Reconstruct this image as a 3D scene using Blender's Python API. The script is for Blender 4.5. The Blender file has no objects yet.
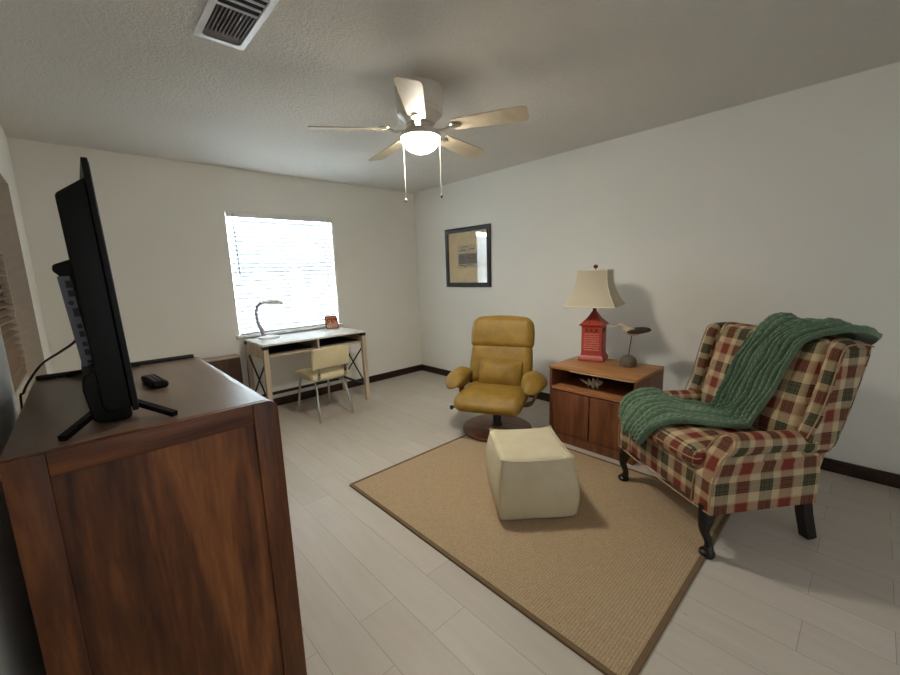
import bpy, math, random
from mathutils import Vector, Matrix
random.seed(7)
S = bpy.context.scene
COL = S.collection
PI = math.pi

# ------------------------------------------------------------------ camera
cam_d = bpy.data.cameras.new('camera'); cam = bpy.data.objects.new('camera', cam_d); COL.objects.link(cam)
YAW, PITCH, ROLL = 0.7469, 0.1642, -0.0338
CAM = Vector((-3.4682, -4.36, 1.3805))
_f = Vector((math.sin(YAW)*math.cos(PITCH), math.cos(YAW)*math.cos(PITCH), -math.sin(PITCH)))
_r0 = Vector((math.cos(YAW), -math.sin(YAW), 0)); _u0 = _r0.cross(_f)
_r = _r0*math.cos(ROLL) + _u0*math.sin(ROLL); _u = -_r0*math.sin(ROLL) + _u0*math.cos(ROLL)
cam.matrix_world = Matrix(((_r.x, _u.x, -_f.x, CAM.x), (_r.y, _u.y, -_f.y, CAM.y), (_r.z, _u.z, -_f.z, CAM.z), (0, 0, 0, 1)))
cam_d.sensor_width = 36; cam_d.sensor_fit = 'HORIZONTAL'; cam_d.lens = 394.94/900*36
cam_d.clip_start = 0.02
S.camera = cam

# ------------------------------------------------------------------ world, daylight, exposure
W = bpy.data.worlds.new('world'); S.world = W; W.use_nodes = True
bg = W.node_tree.nodes['Background']; bg.inputs[0].default_value = (0.80, 0.90, 1.0, 1); bg.inputs[1].default_value = 0.5

def area_light(name, loc, rot, sx, sy, power, col):
    d = bpy.data.lights.new(name, 'AREA'); d.shape = 'RECTANGLE'; d.size = sx; d.size_y = sy
    d.energy = power; d.color = col
    o = bpy.data.objects.new(name, d); o.location = loc; o.rotation_euler = rot; COL.objects.link(o); return o
# daylight behind the blind of the desk window (points into the room, -y)
area_light('window_daylight', (-1.785, 0.42, 1.50), (-PI/2, 0, 0), 1.7, 1.7, 430, (0.80, 0.93, 1.0))
# added fill light behind the camera, outside the front wall opening
area_light('rear_fill', (-2.85, -6.05, 1.35), (PI/2, 0, 0), 1.6, 1.9, 3.2, (1.0, 0.91, 0.78))
BULB = 46.0
LAMP_W = 32.0
S.view_settings.view_transform = 'Standard'; S.view_settings.look = 'None'
S.view_settings.gamma = 1.0; S.view_settings.use_curve_mapping = False
S.view_settings.exposure = 0.52
S.cycles.use_denoising = True
S.cycles.max_bounces = 10; S.cycles.diffuse_bounces = 6
S.cycles.sample_clamp_indirect = 30.0

# ------------------------------------------------------------------ material helpers
def srgb(*c):
    return tuple(((v/255)/12.92 if v/255 <= .04045 else ((v/255+.055)/1.055)**2.4) for v in c) + (1,)

class N:
    def __init__(self, name):
        self.m = bpy.data.materials.new(name); self.m.use_nodes = True
        self.t = self.m.node_tree; self.b = self.t.nodes['Principled BSDF']
    def n(self, kind, **kw):
        x = self.t.nodes.new('ShaderNode'+kind)
        for k, v in kw.items(): setattr(x, k, v)
        return x
    def l(self, a, b): self.t.links.new(a, b)
    def coord(self, which='Object', scale=(1, 1, 1), rot=(0, 0, 0)):
        c = self.n('TexCoord'); mp = self.n('Mapping'); mp.inputs['Scale'].default_value = scale; mp.inputs['Rotation'].default_value = rot
        self.l(c.outputs[which], mp.inputs['Vector']); return mp.outputs[0]
    def noise(self, vec, scale, detail=4, rough=.55, dist=0):
        x = self.n('TexNoise'); x.inputs['Scale'].default_value = scale; x.inputs['Detail'].default_value = detail
        x.inputs['Roughness'].default_value = rough; x.inputs['Distortion'].default_value = dist
        self.l(vec, x.inputs['Vector']); return x.outputs['Fac']
    def ramp(self, fac, stops, mode='LINEAR'):
        x = self.n('ValToRGB'); x.color_ramp.interpolation = mode; e = x.color_ramp.elements
        while len(e) < len(stops): e.new(.5)
        for i, (p, c) in enumerate(stops): e[i].position = p; e[i].color = c if len(c) == 4 else tuple(c)+(1,)
        self.l(fac, x.inputs[0]); return x.outputs[0]
    def math(self, op, a, b=None, c=None):
        x = self.n('Math', operation=op)
        for i, v in enumerate((a, b, c)):
            if v is None: continue
            if isinstance(v, (int, float)): x.inputs[i].default_value = v
            else: self.l(v, x.inputs[i])
        return x.outputs[0]
    def mix(self, fac, a, b, blend='MIX'):
        x = self.n('MixRGB', blend_type=blend)
        for i, v in enumerate((fac, a, b)):
            if isinstance(v, (int, float)): x.inputs[i].default_value = v
            elif isinstance(v, tuple): x.inputs[i].default_value = v
            else: self.l(v, x.inputs[i])
        return x.outputs[0]
    def bump(self, h, strength, dist=.01):
        x = self.n('Bump'); x.inputs['Strength'].default_value = strength; x.inputs['Distance'].default_value = dist
        self.l(h, x.inputs['Height']); self.l(x.outputs[0], self.b.inputs['Normal'])
    def base(self, v):
        if isinstance(v, tuple): self.b.inputs['Base Color'].default_value = v
        else: self.l(v, self.b.inputs['Base Color'])
    def done(self, rough=.5, metal=0, spec=.5):
        self.b.inputs['Roughness'].default_value = rough; self.b.inputs['Metallic'].default_value = metal
        self.b.inputs['Specular IOR Level'].default_value = spec
        return self.m

def plain(name, rgb, rough=.5, metal=0, spec=.5, var=.06, scale=30, bump=0):
    n = N(name); c = srgb(*rgb); f = n.noise(n.coord(), scale, 3)
    lo = tuple(x*(1-var) for x in c[:3])+(1,); hi = tuple(min(1, x*(1+var)) for x in c[:3])+(1,)
    n.base(n.ramp(f, [(.3, lo), (.7, hi)]))
    if bump: n.bump(f, bump, .004)
    return n.done(rough, metal, spec)

def wood(name, cols, grain='Z', rough=.4, fine=1.0, spec=.4, fig=2.2, bump=.03):
    n = N(name); s = {'X': (.12, 1, 1), 'Y': (1, .12, 1), 'Z': (1, 1, .12)}[grain]
    v = n.coord('Object', s)
    a = n.noise(v, 5*fig, 3, .5, 1.2); b = n.noise(v, 70*fine, 4, .6, .3)
    k = n.math('ADD', n.math('MULTIPLY', a, .75), n.math('MULTIPLY', b, .25))
    n.base(n.ramp(k, [(.34, srgb(*cols[0])), (.50, srgb(*cols[1])), (.66, srgb(*cols[2]))]))
    n.bump(b, bump, .003)
    return n.done(rough, 0, spec)

def leather(name, lo, hi, rough=.45, bump=.15):
    n = N(name); v = n.coord()
    f = n.noise(v, 9, 4, .6); n.base(n.ramp(f, [(.3, srgb(*lo)), (.7, srgb(*hi))]))
    vo = n.n('TexVoronoi'); vo.inputs['Scale'].default_value = 260; n.l(v, vo.inputs['Vector'])
    h = n.math('ADD', n.math('MULTIPLY', vo.outputs['Distance'], .25), n.noise(v, 14, 4, .6, .8))
    n.bump(h, bump, .012); return n.done(rough, 0, .4)

def plaid_mat():
    n = N('plaid_upholstery'); c = n.n('TexCoord'); sp = n.n('SeparateXYZ'); n.l(c.outputs['UV'], sp.inputs[0])
    cream, red, green, dk = srgb(194, 172, 138), srgb(122, 58, 46), srgb(82, 80, 58), srgb(54, 40, 32)
    tan = srgb(178, 140, 108)
    def bands(out, per, off):
        f = n.math('FRACT', n.math('ADD', n.math('DIVIDE', out, per), off))
        st = [(0, cream), (.15, tan), (.18, red), (.46, tan), (.49, cream), (.64, dk), (.66, green), (.71, dk), (.73, green), (.83, dk), (.85, green), (.91, dk), (.93, cream)]
        return n.ramp(f, st, 'CONSTANT')
    h = bands(sp.outputs[0], .185, .5); v = bands(sp.outputs[1], .205, .12)
    # twill weave: threads alternate between the two directions
    w = n.math('FRACT', n.math('MULTIPLY', n.math('ADD', sp.outputs[0], sp.outputs[1]), 210))
    k = n.math('ADD', n.math('MULTIPLY', n.math('GREATER_THAN', w, .5), .24), .38)
    col = n.mix(k, h, v)
    no = n.noise(n.coord('UV'), 160, 3)
    col = n.mix(.35, col, n.ramp(no, [(.3, (.55, .55, .55)), (.7, (1.25, 1.25, 1.25))]), 'MULTIPLY')
    n.base(col); n.bump(n.math('ADD', w, no), .12, .002); return n.done(.92, 0, .15)

M = {}
def wall_mat(name, rgb, bump, scale):
    n = N(name); v = n.coord(); a = n.noise(v, scale, 5, .65); b = n.noise(v, 1.3, 2)
    c = srgb(*rgb); n.base(n.ramp(b, [(.3, tuple(x*.97 for x in c[:3])+(1,)), (.7, c)])); n.bump(a, bump, .006 if bump < .5 else .02); return n.done(.75, 0, .25)
M['wall'] = wall_mat('painted_wall', (235, 233, 225), .10, 90)
M['ceiling'] = wall_mat('popcorn_ceiling', (230, 226, 218), 1.0, 60)
M['white'] = plain('white_paint', (222, 222, 218), .45)
M['casing'] = plain('tan_casing', (190, 180, 166), .5)
M['baseboard'] = wood('dark_baseboard', [(34, 18, 12), (50, 27, 18), (66, 38, 26)], 'X', .4)
M['walnut'] = wood('walnut', [(50, 25, 12), (98, 55, 28), (152, 94, 50)], 'Z', .38, .9, .35, 1.5)
M['walnut_h'] = wood('walnut_rail', [(56, 29, 15), (96, 54, 29), (134, 80, 44)], 'X', .38, .9, .35, 1.5)
M['walnut_sheen_top'] = wood('walnut_sheen_top', [(104, 84, 70), (118, 96, 82), (130, 108, 92)], 'Y', .30, 1, .6, 1.5)  # paler and greyer than the sides: reflected light put into the top's colour
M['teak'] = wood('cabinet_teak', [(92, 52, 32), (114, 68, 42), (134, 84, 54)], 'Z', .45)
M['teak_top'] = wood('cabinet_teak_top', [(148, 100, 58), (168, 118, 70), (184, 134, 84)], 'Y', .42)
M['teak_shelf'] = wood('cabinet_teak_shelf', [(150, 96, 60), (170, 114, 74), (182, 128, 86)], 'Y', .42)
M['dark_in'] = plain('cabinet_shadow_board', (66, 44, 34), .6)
M['bentwood'] = wood('bentwood', [(96, 56, 36), (126, 78, 50), (150, 98, 66)], 'X', .35)
M['pale_wood'] = wood('pale_oak', [(176, 154, 130), (196, 176, 152), (210, 192, 170)], 'Z', .5)
M['desk_top'] = wood('whitewashed_top', [(206, 198, 190), (222, 216, 208), (232, 228, 222)], 'X', .35)
M['black'] = plain('black_metal', (20, 19, 19), .45)
M['tvblack'] = plain('tv_black_plastic', (6, 6, 6), .45, spec=.2)
M['screen'] = plain('tv_screen_glass', (8, 8, 10), .08)
M['ports'] = plain('port_plate', (112, 116, 132), .5)
M['chrome'] = plain('chrome', (205, 205, 205), .18, 1)
M['nickel'] = plain('brushed_nickel', (176, 172, 162), .32, .9)
M['blackwood'] = plain('ebony_leg', (20, 13, 11), .3)
M['mustard'] = leather('mustard_leather', (132, 102, 38), (160, 126, 52), .5, .3)
M['cream_vinyl'] = leather('cream_vinyl', (198, 186, 154), (208, 197, 168), .42, .08)
M['chair_vinyl'] = leather('chair_vinyl', (206, 192, 152), (216, 203, 166), .45, .05)
M['seam'] = plain('seam_dark', (120, 108, 84), .8)
M['seam_y'] = plain('seam_mustard', (116, 86, 30), .6)
M['plaid'] = plaid_mat()
M['welt'] = plain('welt_cord', (164, 130, 98), .9)
M['red'] = plain('red_ceramic', (168, 62, 46), .4, var=.2, scale=40)
M['red_dk'] = plain('red_ceramic_recess', (112, 32, 24), .5, var=.2, scale=40)
M['shade'] = plain('linen_shade', (190, 180, 156), .9, scale=200)
M['shade_trim'] = plain('shade_trim', (224, 214, 192), .9)
M['rock'] = plain('stone_base', (96, 86, 74), .85, var=.4, scale=60, bump=.6)
M['bird'] = plain('bird_cream', (196, 180, 152), .6, var=.25, scale=60)
M['bird_dk'] = plain('bird_dark_wing', (52, 42, 36), .6, var=.3, scale=60)
M['shell'] = plain('shell_white', (214, 204, 190), .45, var=.25, scale=50)
M['blade'] = wood('fan_blade_cream', [(196, 182, 156), (204, 191, 166), (212, 200, 176)], 'X', .45)
M['fan_white'] = plain('fan_body', (216, 209, 196), .35)
M['lampwhite'] = plain('lamp_white_plastic', (240, 238, 236), .4)
M['frame_black'] = plain('frame_black', (24, 20, 18), .3)
M['mat_tan'] = plain('tan_mat_board', (240, 216, 166), .8, var=.08, scale=12)
M['print_pale'] = plain('print_paper', (214, 196, 158), .8, var=.15, scale=25)
M['print_grey'] = plain('print_grey_wash', (108, 102, 96), .8, var=.35, scale=25)
M['print_dark'] = plain('print_ink', (58, 52, 48), .8, var=.3, scale=25)
M['vent_white'] = plain('vent_white', (226, 228, 230), .4)
M['vent_in'] = plain('vent_duct', (92, 78, 66), .6)
M['vent_dark'] = plain('vent_dark', (26, 22, 20), .7)
M['sub_blind'] = plain('tan_shutter', (150, 124, 100), .6)
M['orange'] = plain('photo_orange', (196, 106, 62), .5, var=.4, scale=60)
M['photo_dk'] = plain('photo_dark', (66, 48, 44), .5, var=.4, scale=60)
M['photo_lt'] = plain('photo_light', (196, 178, 164), .5, var=.3, scale=60)

def floor_mat():
    n = N('whitewashed_plank_floor'); v = n.coord('Object', (1, 1, 1), (0, 0, PI/2))
    # brick texture: rows run along y, plank width .176 in x
    mp = n.n('Mapping'); mp.inputs['Location'].default_value = (.345, .008, 0); n.l(v, mp.inputs['Vector'])
    br = n.n('TexBrick'); n.l(mp.outputs[0], br.inputs['Vector'])
    br.inputs['Scale'].default_value = 1; br.inputs['Brick Width'].default_value = 1.22; br.inputs['Row Height'].default_value = .176
    br.inputs['Mortar Size'].default_value = .0012; br.inputs['Mortar Smooth'].default_value = .2; br.offset = .2; br.offset_frequency = 2
    br.inputs['Color1'].default_value = srgb(196, 188, 177); br.inputs['Color2'].default_value = srgb(190, 181, 169); br.inputs['Mortar'].default_value = srgb(150, 142, 132)
    g = n.noise(n.coord('Object', (6, .7, 1)), 3.5, 5, .6, .6); k = n.noise(n.coord(), 5, 3)
    col = n.mix(.5, br.outputs['Color'], n.ramp(g, [(.3, (.86, .855, .85)), (.7, (1.05, 1.05, 1.05))]), 'MULTIPLY')
    kn = n.n('TexVoronoi'); kn.inputs['Scale'].default_value = 3.1; n.l(n.coord('Object', (1.6, .8, 1)), kn.inputs['Vector'])
    col = n.mix(n.ramp(kn.outputs['Distance'], [(.0, (.8, .8, .8)), (.03, (0, 0, 0))]), col, srgb(150, 136, 120))
    n.base(col); n.bump(n.math('SUBTRACT', n.math('MULTIPLY', g, .15), br.outputs['Fac']), .25, .003)
    return n.done(.42, 0, .35)
M['floor'] = floor_mat()

def rug_mat():
    n = N('beige_sisal_weave'); v = n.coord()
    wv = n.n('TexWave', bands_direction='Y'); wv.inputs['Scale'].default_value = 26; wv.inputs['Distortion'].default_value = 6; wv.inputs['Detail'].default_value = 3; wv.inputs['Detail Scale'].default_value = 9
    n.l(v, wv.inputs['Vector']); no = n.noise(v, 190, 3, .7)
    h = n.math('ADD', n.math('MULTIPLY', wv.outputs['Fac'], .28), n.math('MULTIPLY', no, .75))
    n.base(n.ramp(h, [(.25, srgb(146, 122, 94)), (.55, srgb(184, 160, 128)), (.85, srgb(204, 183, 152))]))
    n.bump(h, .6, .006); return n.done(.95, 0, .1)
M['rug'] = rug_mat()
M['binding'] = plain('rug_binding', (112, 90, 64), .9)

def slat_mat():
    n = N('blind_slat_white'); out = n.t.nodes['Material Output']
    d = n.n('BsdfDiffuse'); d.inputs[0].default_value = srgb(240, 242, 244); tr = n.n('BsdfTranslucent'); tr.inputs[0].default_value = srgb(236, 243, 250)
    mx = n.n('MixShader'); mx.inputs[0].default_value = .08; n.l(d.outputs[0], mx.inputs[1]); n.l(tr.outputs[0], mx.inputs[2]); n.l(mx.outputs[0], out.inputs[0]); return n.m
M['slat'] = slat_mat()
def glass_mat(name, refl):
    n = N(name); out = n.t.nodes['Material Output']
    a = n.n('BsdfTransparent'); g = n.n('BsdfGlossy'); g.inputs['Roughness'].default_value = .02
    lw = n.n('LayerWeight'); lw.inputs[0].default_value = .5
    fr = n.math('ADD', n.math('MULTIPLY', n.math('POWER', lw.outputs['Facing'], 4), .6), refl)
    mx = n.n('MixShader'); n.l(fr, mx.inputs[0]); n.l(a.outputs[0], mx.inputs[1]); n.l(g.outputs[0], mx.inputs[2]); n.l(mx.outputs[0], out.inputs[0]); return n.m
M['glass'] = glass_mat('window_glass', .04)
M['picture_glass'] = glass_mat('picture_glass', .17)
def bulb_mat():
    n = N('lit_frosted_bowl'); n.base(srgb(255, 236, 200)); n.b.inputs['Emission Color'].default_value = (1.0, .93, .80, 1); n.b.inputs['Emission Strength'].default_value = BULB
    return n.done(.4)
M['bulb'] = bulb_mat()
def knit_mat():
    n = N('green_chunky_knit'); v = n.coord()
    f = n.noise(v, 160, 3, .7); g = n.noise(v, 6, 2)
    k = n.math('ADD', n.math('MULTIPLY', f, .6), n.math('MULTIPLY', g, .4))
    n.base(n.ramp(k, [(.3, srgb(68, 90, 70)), (.55, srgb(102, 126, 101)), (.8, srgb(138, 158, 132))])); n.bump(f, .7, .004)
    n.b.inputs['Sheen Weight'].default_value = .3; return n.done(.95, 0, .1)
M['knit'] = knit_mat()

# ------------------------------------------------------------------ mesh helpers
def obj(name, g, mat, parent=None, sharp=35, loc=None, rotz=None):
    me = bpy.data.meshes.new(name); me.from_pydata([tuple(v) for v in g.v], [], g.f)
    uv = me.uv_layers.new(name='UVMap')
    me.update()
    for p in me.polygons:
        u = g.uv.get(p.index)
        n = p.normal; ax = max(range(3), key=lambda i: abs(n[i]))
        for j, li in enumerate(p.loop_indices):
            if u: uv.data[li].uv = u[j]
            else:
                co = me.vertices[me.loops[li].vertex_index].co
                uv.data[li].uv = (co.y, co.z) if ax == 0 else ((co.x, co.z) if ax == 1 else (co.x, co.y))
    me.polygons.foreach_set('use_smooth', [True]*len(me.polygons)); me.set_sharp_from_angle(angle=math.radians(sharp))
    me.materials.append(M[mat] if isinstance(mat, str) else mat)
    o = bpy.data.objects.new(name, me); COL.objects.link(o)
    if parent: o.parent = parent
    if loc: o.location = loc
    if rotz is not None: o.rotation_euler = (0, 0, rotz)
    return o

def cat_rom(pts, n):
    P = [Vector(p) for p in pts]; out = []
    for i in range(len(P)-1):
        a, b, c, d = P[max(i-1, 0)], P[i], P[i+1], P[min(i+2, len(P)-1)]
        for k in range(n):
            t = k/n; out.append(.5*((2*b)+(c-a)*t+(2*a-5*b+4*c-d)*t*t+(3*b-a-3*c+d)*t**3))
    out.append(P[-1]); return out

def chaikin(poly, it=2):
    for _ in range(it):
        q = []
        for i in range(len(poly)):
            a, b = poly[i], poly[(i+1) % len(poly)]
            q += [(a[0]*.75+b[0]*.25, a[1]*.75+b[1]*.25), (a[0]*.25+b[0]*.75, a[1]*.25+b[1]*.75)]
        poly = q
    return poly

def round_poly(poly, r, seg=4):
    out = []; n = len(poly)
    for i in range(n):
        p, a, b = Vector(poly[i]), Vector(poly[i-1]), Vector(poly[(i+1) % n])
        rr = r[i] if isinstance(r, (list, tuple)) else r
        if rr <= 0: out.append(tuple(p)); continue
        da, db = (a-p), (b-p); ra = min(rr, da.length*.49, db.length*.49)
        s, e = p+da.normalized()*ra, p+db.normalized()*ra
        for k in range(seg+1):
            t = k/seg; out.append(tuple(s*(1-t)**2+p*2*t*(1-t)+e*t*t))
    return out

class G:
    def __init__(self): self.v = []; self.f = []; self.uv = {}
    def add(self, vs, fs, uvs=None):
        b = len(self.v); self.v += [Vector(x) for x in vs]
        for i, q in enumerate(fs):
            if uvs and uvs[i]: self.uv[len(self.f)] = uvs[i]
            self.f.append([b+k for k in q])
        return self
    def box(self, x0, y0, z0, x1, y1, z1, r=0, **kw):
        if r: return self.rbox(((x0+x1)/2, (y0+y1)/2, (z0+z1)/2), (x1-x0, y1-y0, z1-z0), r, **kw)
        vs = [(x, y, z) for x in (x0, x1) for y in (y0, y1) for z in (z0, z1)]
        return self.add(vs, [(0, 1, 3, 2), (4, 6, 7, 5), (0, 4, 5, 1), (2, 3, 7, 6), (0, 2, 6, 4), (1, 5, 7, 3)])
    def rbox(self, c, s, r, seg=2, inner=1, bulge=(0, 0, 0), fn=None, rot=None):
        h = [max(x/2, 1e-4) for x in s]; r = min(r, min(h)*.999)
        def samples(H):
            a = [-H+r*(1-math.cos(k/seg*PI/2))*1.0 if False else -H+r*k/seg for k in range(seg)]
            m = [-(H-r)+2*(H-r)*k/inner for k in range(inner+1)]
            return a+m+[-x for x in reversed(a)]
        idx = {}; vs = []; fs = []
        def vert(p):
            k = tuple(round(x, 6) for x in p)
            if k in idx: return idx[k]
            inn = [max(-(h[i]-r), min(h[i]-r, p[i])) for i in range(3)]
            # even angular spacing on the rounded rim
            d = Vector([math.tan((p[i]-inn[i])/r*PI/4) if r > 0 else 0 for i in range(3)])
            q = Vector(inn)+(d.normalized()*r if d.length > 1e-9 else Vector())
            for i in range(3):
                if bulge[i]:
                    j, l = (i+1) % 3, (i+2) % 3
                    w = math.cos(PI/2*p[j]/h[j])*math.cos(PI/2*p[l]/h[l])
                    q[i] += bulge[i]*max(w, 0)**.7*(p[i]/h[i])
            if fn: q = Vector(fn(q, p))
            if rot: q = rot @ q
            idx[k] = len(vs); vs.append(q+Vector(c)); return idx[k]
        sm = [samples(x) for x in h]
        for ax in range(3):
            j, l = (ax+1) % 3, (ax+2) % 3
            for sg in (-1, 1):
                for a in range(len(sm[j])-1):
                    for b in range(len(sm[l])-1):
                        q = []
                        for (aa, bb) in ((a, b), (a+1, b), (a+1, b+1), (a, b+1)):
                            p = [0, 0, 0]; p[ax] = sg*h[ax]; p[j] = sm[j][aa]; p[l] = sm[l][bb]; q.append(vert(p))
                        fs.append(q if sg > 0 else q[::-1])
        return self.add(vs, fs)
    def loft(self, rings, closed=True, caps=True, v0=0):
        n = len(rings[0]); vs = [Vector(p) for r in rings for p in r]; fs = []; uvs = []
        R0 = [Vector(p) for p in rings[len(rings)//2]]; us = [0]
        for i in range(1, n+1): us.append(us[-1]+(R0[i % n]-R0[i-1]).length)
        vv = [v0]
        for k in range(1, len(rings)):
            ca = sum((Vector(p) for p in rings[k-1]), Vector())/n; cb = sum((Vector(p) for p in rings[k]), Vector())/n
            vv.append(vv[-1]+(cb-ca).length)
        for k in range(len(rings)-1):
            for i in range(n if closed else n-1):
                j = (i+1) % n
                fs.append((k*n+i, k*n+j, (k+1)*n+j, (k+1)*n+i))
                uvs.append([(vv[k], us[i]), (vv[k], us[i+1]), (vv[k+1], us[i+1]), (vv[k+1], us[i])])
        if caps and closed:
            fs.append(tuple(reversed(range(n)))); uvs.append(None)
            fs.append(tuple((len(rings)-1)*n+i for i in range(n))); uvs.append(None)
        return self.add(vs, fs, uvs)
    def prism(self, poly, a0, a1, axis='y', r=0, fn=None, seg=3):
        # poly in the plane of the other two axes; rounded rims of radius r
        n = len(poly); P = [Vector(p) for p in poly]
        ar = sum(P[i].x*P[(i+1) % n].y-P[(i+1) % n].x*P[i].y for i in range(n))
        nor = []
        for i in range(n):
            e1 = (P[i]-P[i-1]); e2 = (P[(i+1) % n]-P[i]); t = (e1.normalized()+e2.normalized())
            if t.length < 1e-6: t = e2
            t.normalize(); nn = Vector((t.y, -t.x))*(1 if ar > 0 else -1); nor.append(nn)
        st = [(a0, 0)] if not r else [(a0+r*(1-math.cos(k/seg*PI/2)), r*(1-math.sin(k/seg*PI/2))) for k in range(seg+1)]
        st2 = [(a1, 0)] if not r else [(a1-r*(1-math.cos(k/seg*PI/2)), r*(1-math.sin(k/seg*PI/2))) for k in range(seg, -1, -1)]
        rings = []
        for a, ins in st+st2:
            ring = []
            for p, q in zip(P, nor):
                w = p-q*ins
                c = {'x': (a, w.x, w.y), 'y': (w.x, a, w.y), 'z': (w.x, w.y, a)}[axis]
                ring.append(fn(c) if fn else c)
            rings.append(ring)
        flip = (ar > 0) == (axis == 'y')
        if not flip: rings = rings[::-1]
        return self.loft(rings)
    def tube(self, path, r, seg=8, caps=True, flat=None, up=None):
        P = [Vector(p) for p in path]; rings = []; prev = None
        for i, p in enumerate(P):
            t = (P[min(i+1, len(P)-1)]-P[max(i-1, 0)]).normalized()
            if prev is None:
                a = Vector(up) if up else (Vector((0, 0, 1)) if abs(t.z) < .9 else Vector((1, 0, 0)))
                n = (a-t*a.dot(t)).normalized()
            else: n = (prev-t*prev.dot(t)).normalized()
            prev = n; b = t.cross(n); rr = r[i] if isinstance(r, (list, tuple)) else r
            fa, fb = flat if flat else (1, 1)
            rings.append([p+n*math.cos(k/seg*2*PI)*rr*fa+b*math.sin(k/seg*2*PI)*rr*fb for k in range(seg)])
        return self.loft(rings, True, caps)
    def bar(self, path, w, h, up=(0, 0, 1), side=None):
        # rectangular section strip: w across, h along 'up'-ish normal
        P = [Vector(p) for p in path]; rings = []
        for i, p in enumerate(P):
            t = (P[min(i+1, len(P)-1)]-P[max(i-1, 0)]).normalized()
            s = Vector(side) if side else t.cross(Vector(up)).normalized()
            n = s.cross(t).normalized()
            rings.append([p+s*w/2+n*h/2, p-s*w/2+n*h/2, p-s*w/2-n*h/2, p+s*w/2-n*h/2])
        return self.loft(rings)
    def lathe(self, prof, seg=32, c=(0, 0, 0)):
        rings = [[(c[0]+r*math.cos(k/seg*2*PI), c[1]+r*math.sin(k/seg*2*PI), c[2]+z) for k in range(seg)] for r, z in prof]
        return self.loft(rings)
    def blob(self, c, rad, nu=16, nv=10, fn=None, rot=None):
        rings = []
        for i in range(nv+1):
            th = PI*(i/nv); th = min(max(th, .02), PI-.02)
            ring = []
            for k in range(nu):
                p = Vector((rad[0]*math.sin(th)*math.cos(k/nu*2*PI), rad[1]*math.sin(th)*math.sin(k/nu*2*PI), -rad[2]*math.cos(th)))
                if fn: p = Vector(fn(p))
                if rot: p = rot @ p
                ring.append(p+Vector(c))
            rings.append(ring)
        return self.loft(rings)

def thing(name, label, cat, loc=(0, 0, 0), rotz=0, group=None):
    o = bpy.data.objects.new(name, None); COL.objects.link(o); o.empty_display_size = .1
    o.location = loc; o.rotation_euler = (0, 0, rotz); o['label'] = label; o['category'] = cat
    if group: o['group'] = group
    return o
def tag(o, label, cat, group=None):
    o['label'] = label; o['category'] = cat
    if group: o['group'] = group
    return o
def struct(name, g, mat, label=None, parent=None, sharp=30):
    o = obj(name, g, mat, parent, sharp)
    if not parent:
        o['kind'] = 'structure'; o['label'] = label; o['category'] = name.split('_')[0]
    return o

# ------------------------------------------------------------------ room shell
XL, YF, H = -3.695, -5.7, 2.44
T = .14
WX0, WX1, WZ0, WZ1 = -2.335, -1.235, .815, 2.035       # desk window opening in the back wall
LY0, LY1, LZ0, LZ1 = -2.19, -.715, .80, 2.0            # side window opening in the left wall
struct('floor', G().box(XL-T, YF-1.5, -.08, T, T, 0), 'floor', 'whitewashed plank floor of the whole room')
struct('ceiling', G().box(XL-T, YF-T, H, T, T, H+.1), 'ceiling', 'popcorn textured ceiling over the room')
g = G(); g.box(XL-T, 0, 0, WX0, T, H); g.box(WX1, 0, 0, T, T, H); g.box(WX0, 0, 0, WX1, T, WZ0); g.box(WX0, 0, WZ1, WX1, T, H)
struct('wall_back', g, 'wall', 'off-white painted wall with the desk window')
struct('wall_right', G().box(0, YF-T, 0, T, 0, H), 'wall', 'long off-white wall behind the armchairs and picture')
g = G(); g.box(XL-T, YF-T, 0, XL, LY0, H); g.box(XL-T, LY1, 0, XL, 0, H); g.box(XL-T, LY0, 0, XL, LY1, LZ0); g.box(XL-T, LY0, LZ1, XL, LY1, H)
struct('wall_left', g, 'wall', 'off-white wall behind the television cabinet')
struct('wall_front', G().box(XL, YF-T, 0, -3.66, YF, H).box(-1.0, YF-T, 0, 0, YF, H).box(-3.66, YF-T, 2.15, -1.0, YF, H), 'wall', 'off-white wall behind the camera')  # wide opening added to let the rear fill light in
def skirting(name, x0, y0, x1, y1, lab):
    g = G()
    if abs(x1-x0) > abs(y1-y0): g.prism(round_poly([(y0, 0), (y1, 0), (y1, .085), (y0, .085)], [0, 0, 0, .008]), x0, x1, 'x')
    else: g.prism(round_poly([(x0, 0), (x1, 0), (x1, .085), (x0, .085)], [0, 0, .006, .006]), y0, y1, 'y')
    return struct(name, g, 'baseboard', lab)
skirting('baseboard_back', XL+.016, -.016, -.016, 0, 'dark wood baseboard along the back wall')
skirting('baseboard_right', -.016, YF, 0, 0, 'dark wood baseboard along the right wall')
skirting('baseboard_left', XL, YF, XL+.016, 0, 'dark wood baseboard along the left wall')

# desk window: sash, glass, sill
w1 = struct('window_1', G().box(WX0, .085, WZ0, WX0+.04, .125, WZ1).box(WX1-.04, .085, WZ0, WX1, .125, WZ1).box(WX0+.04, .085, WZ0, WX1-.04, .125, WZ0+.05)
            .box(WX0+.04, .085, WZ1-.04, WX1-.04, .125, WZ1).box(WX0+.04, .08, 1.425, WX1-.04, .13, 1.485), 'white', 'white sash window above the desk')
struct('pane', G().box(WX0+.04, .100, WZ0+.05, WX1-.04, .104, 1.425).box(WX0+.04, .108, 1.485, WX1-.04, .112, WZ1-.04), 'glass', parent=w1)
struct('window_sill', G().box(WX0-.035, -.045, WZ0-.022, WX1+.035, .085, WZ0, r=.006), 'white', parent=w1)

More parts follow.
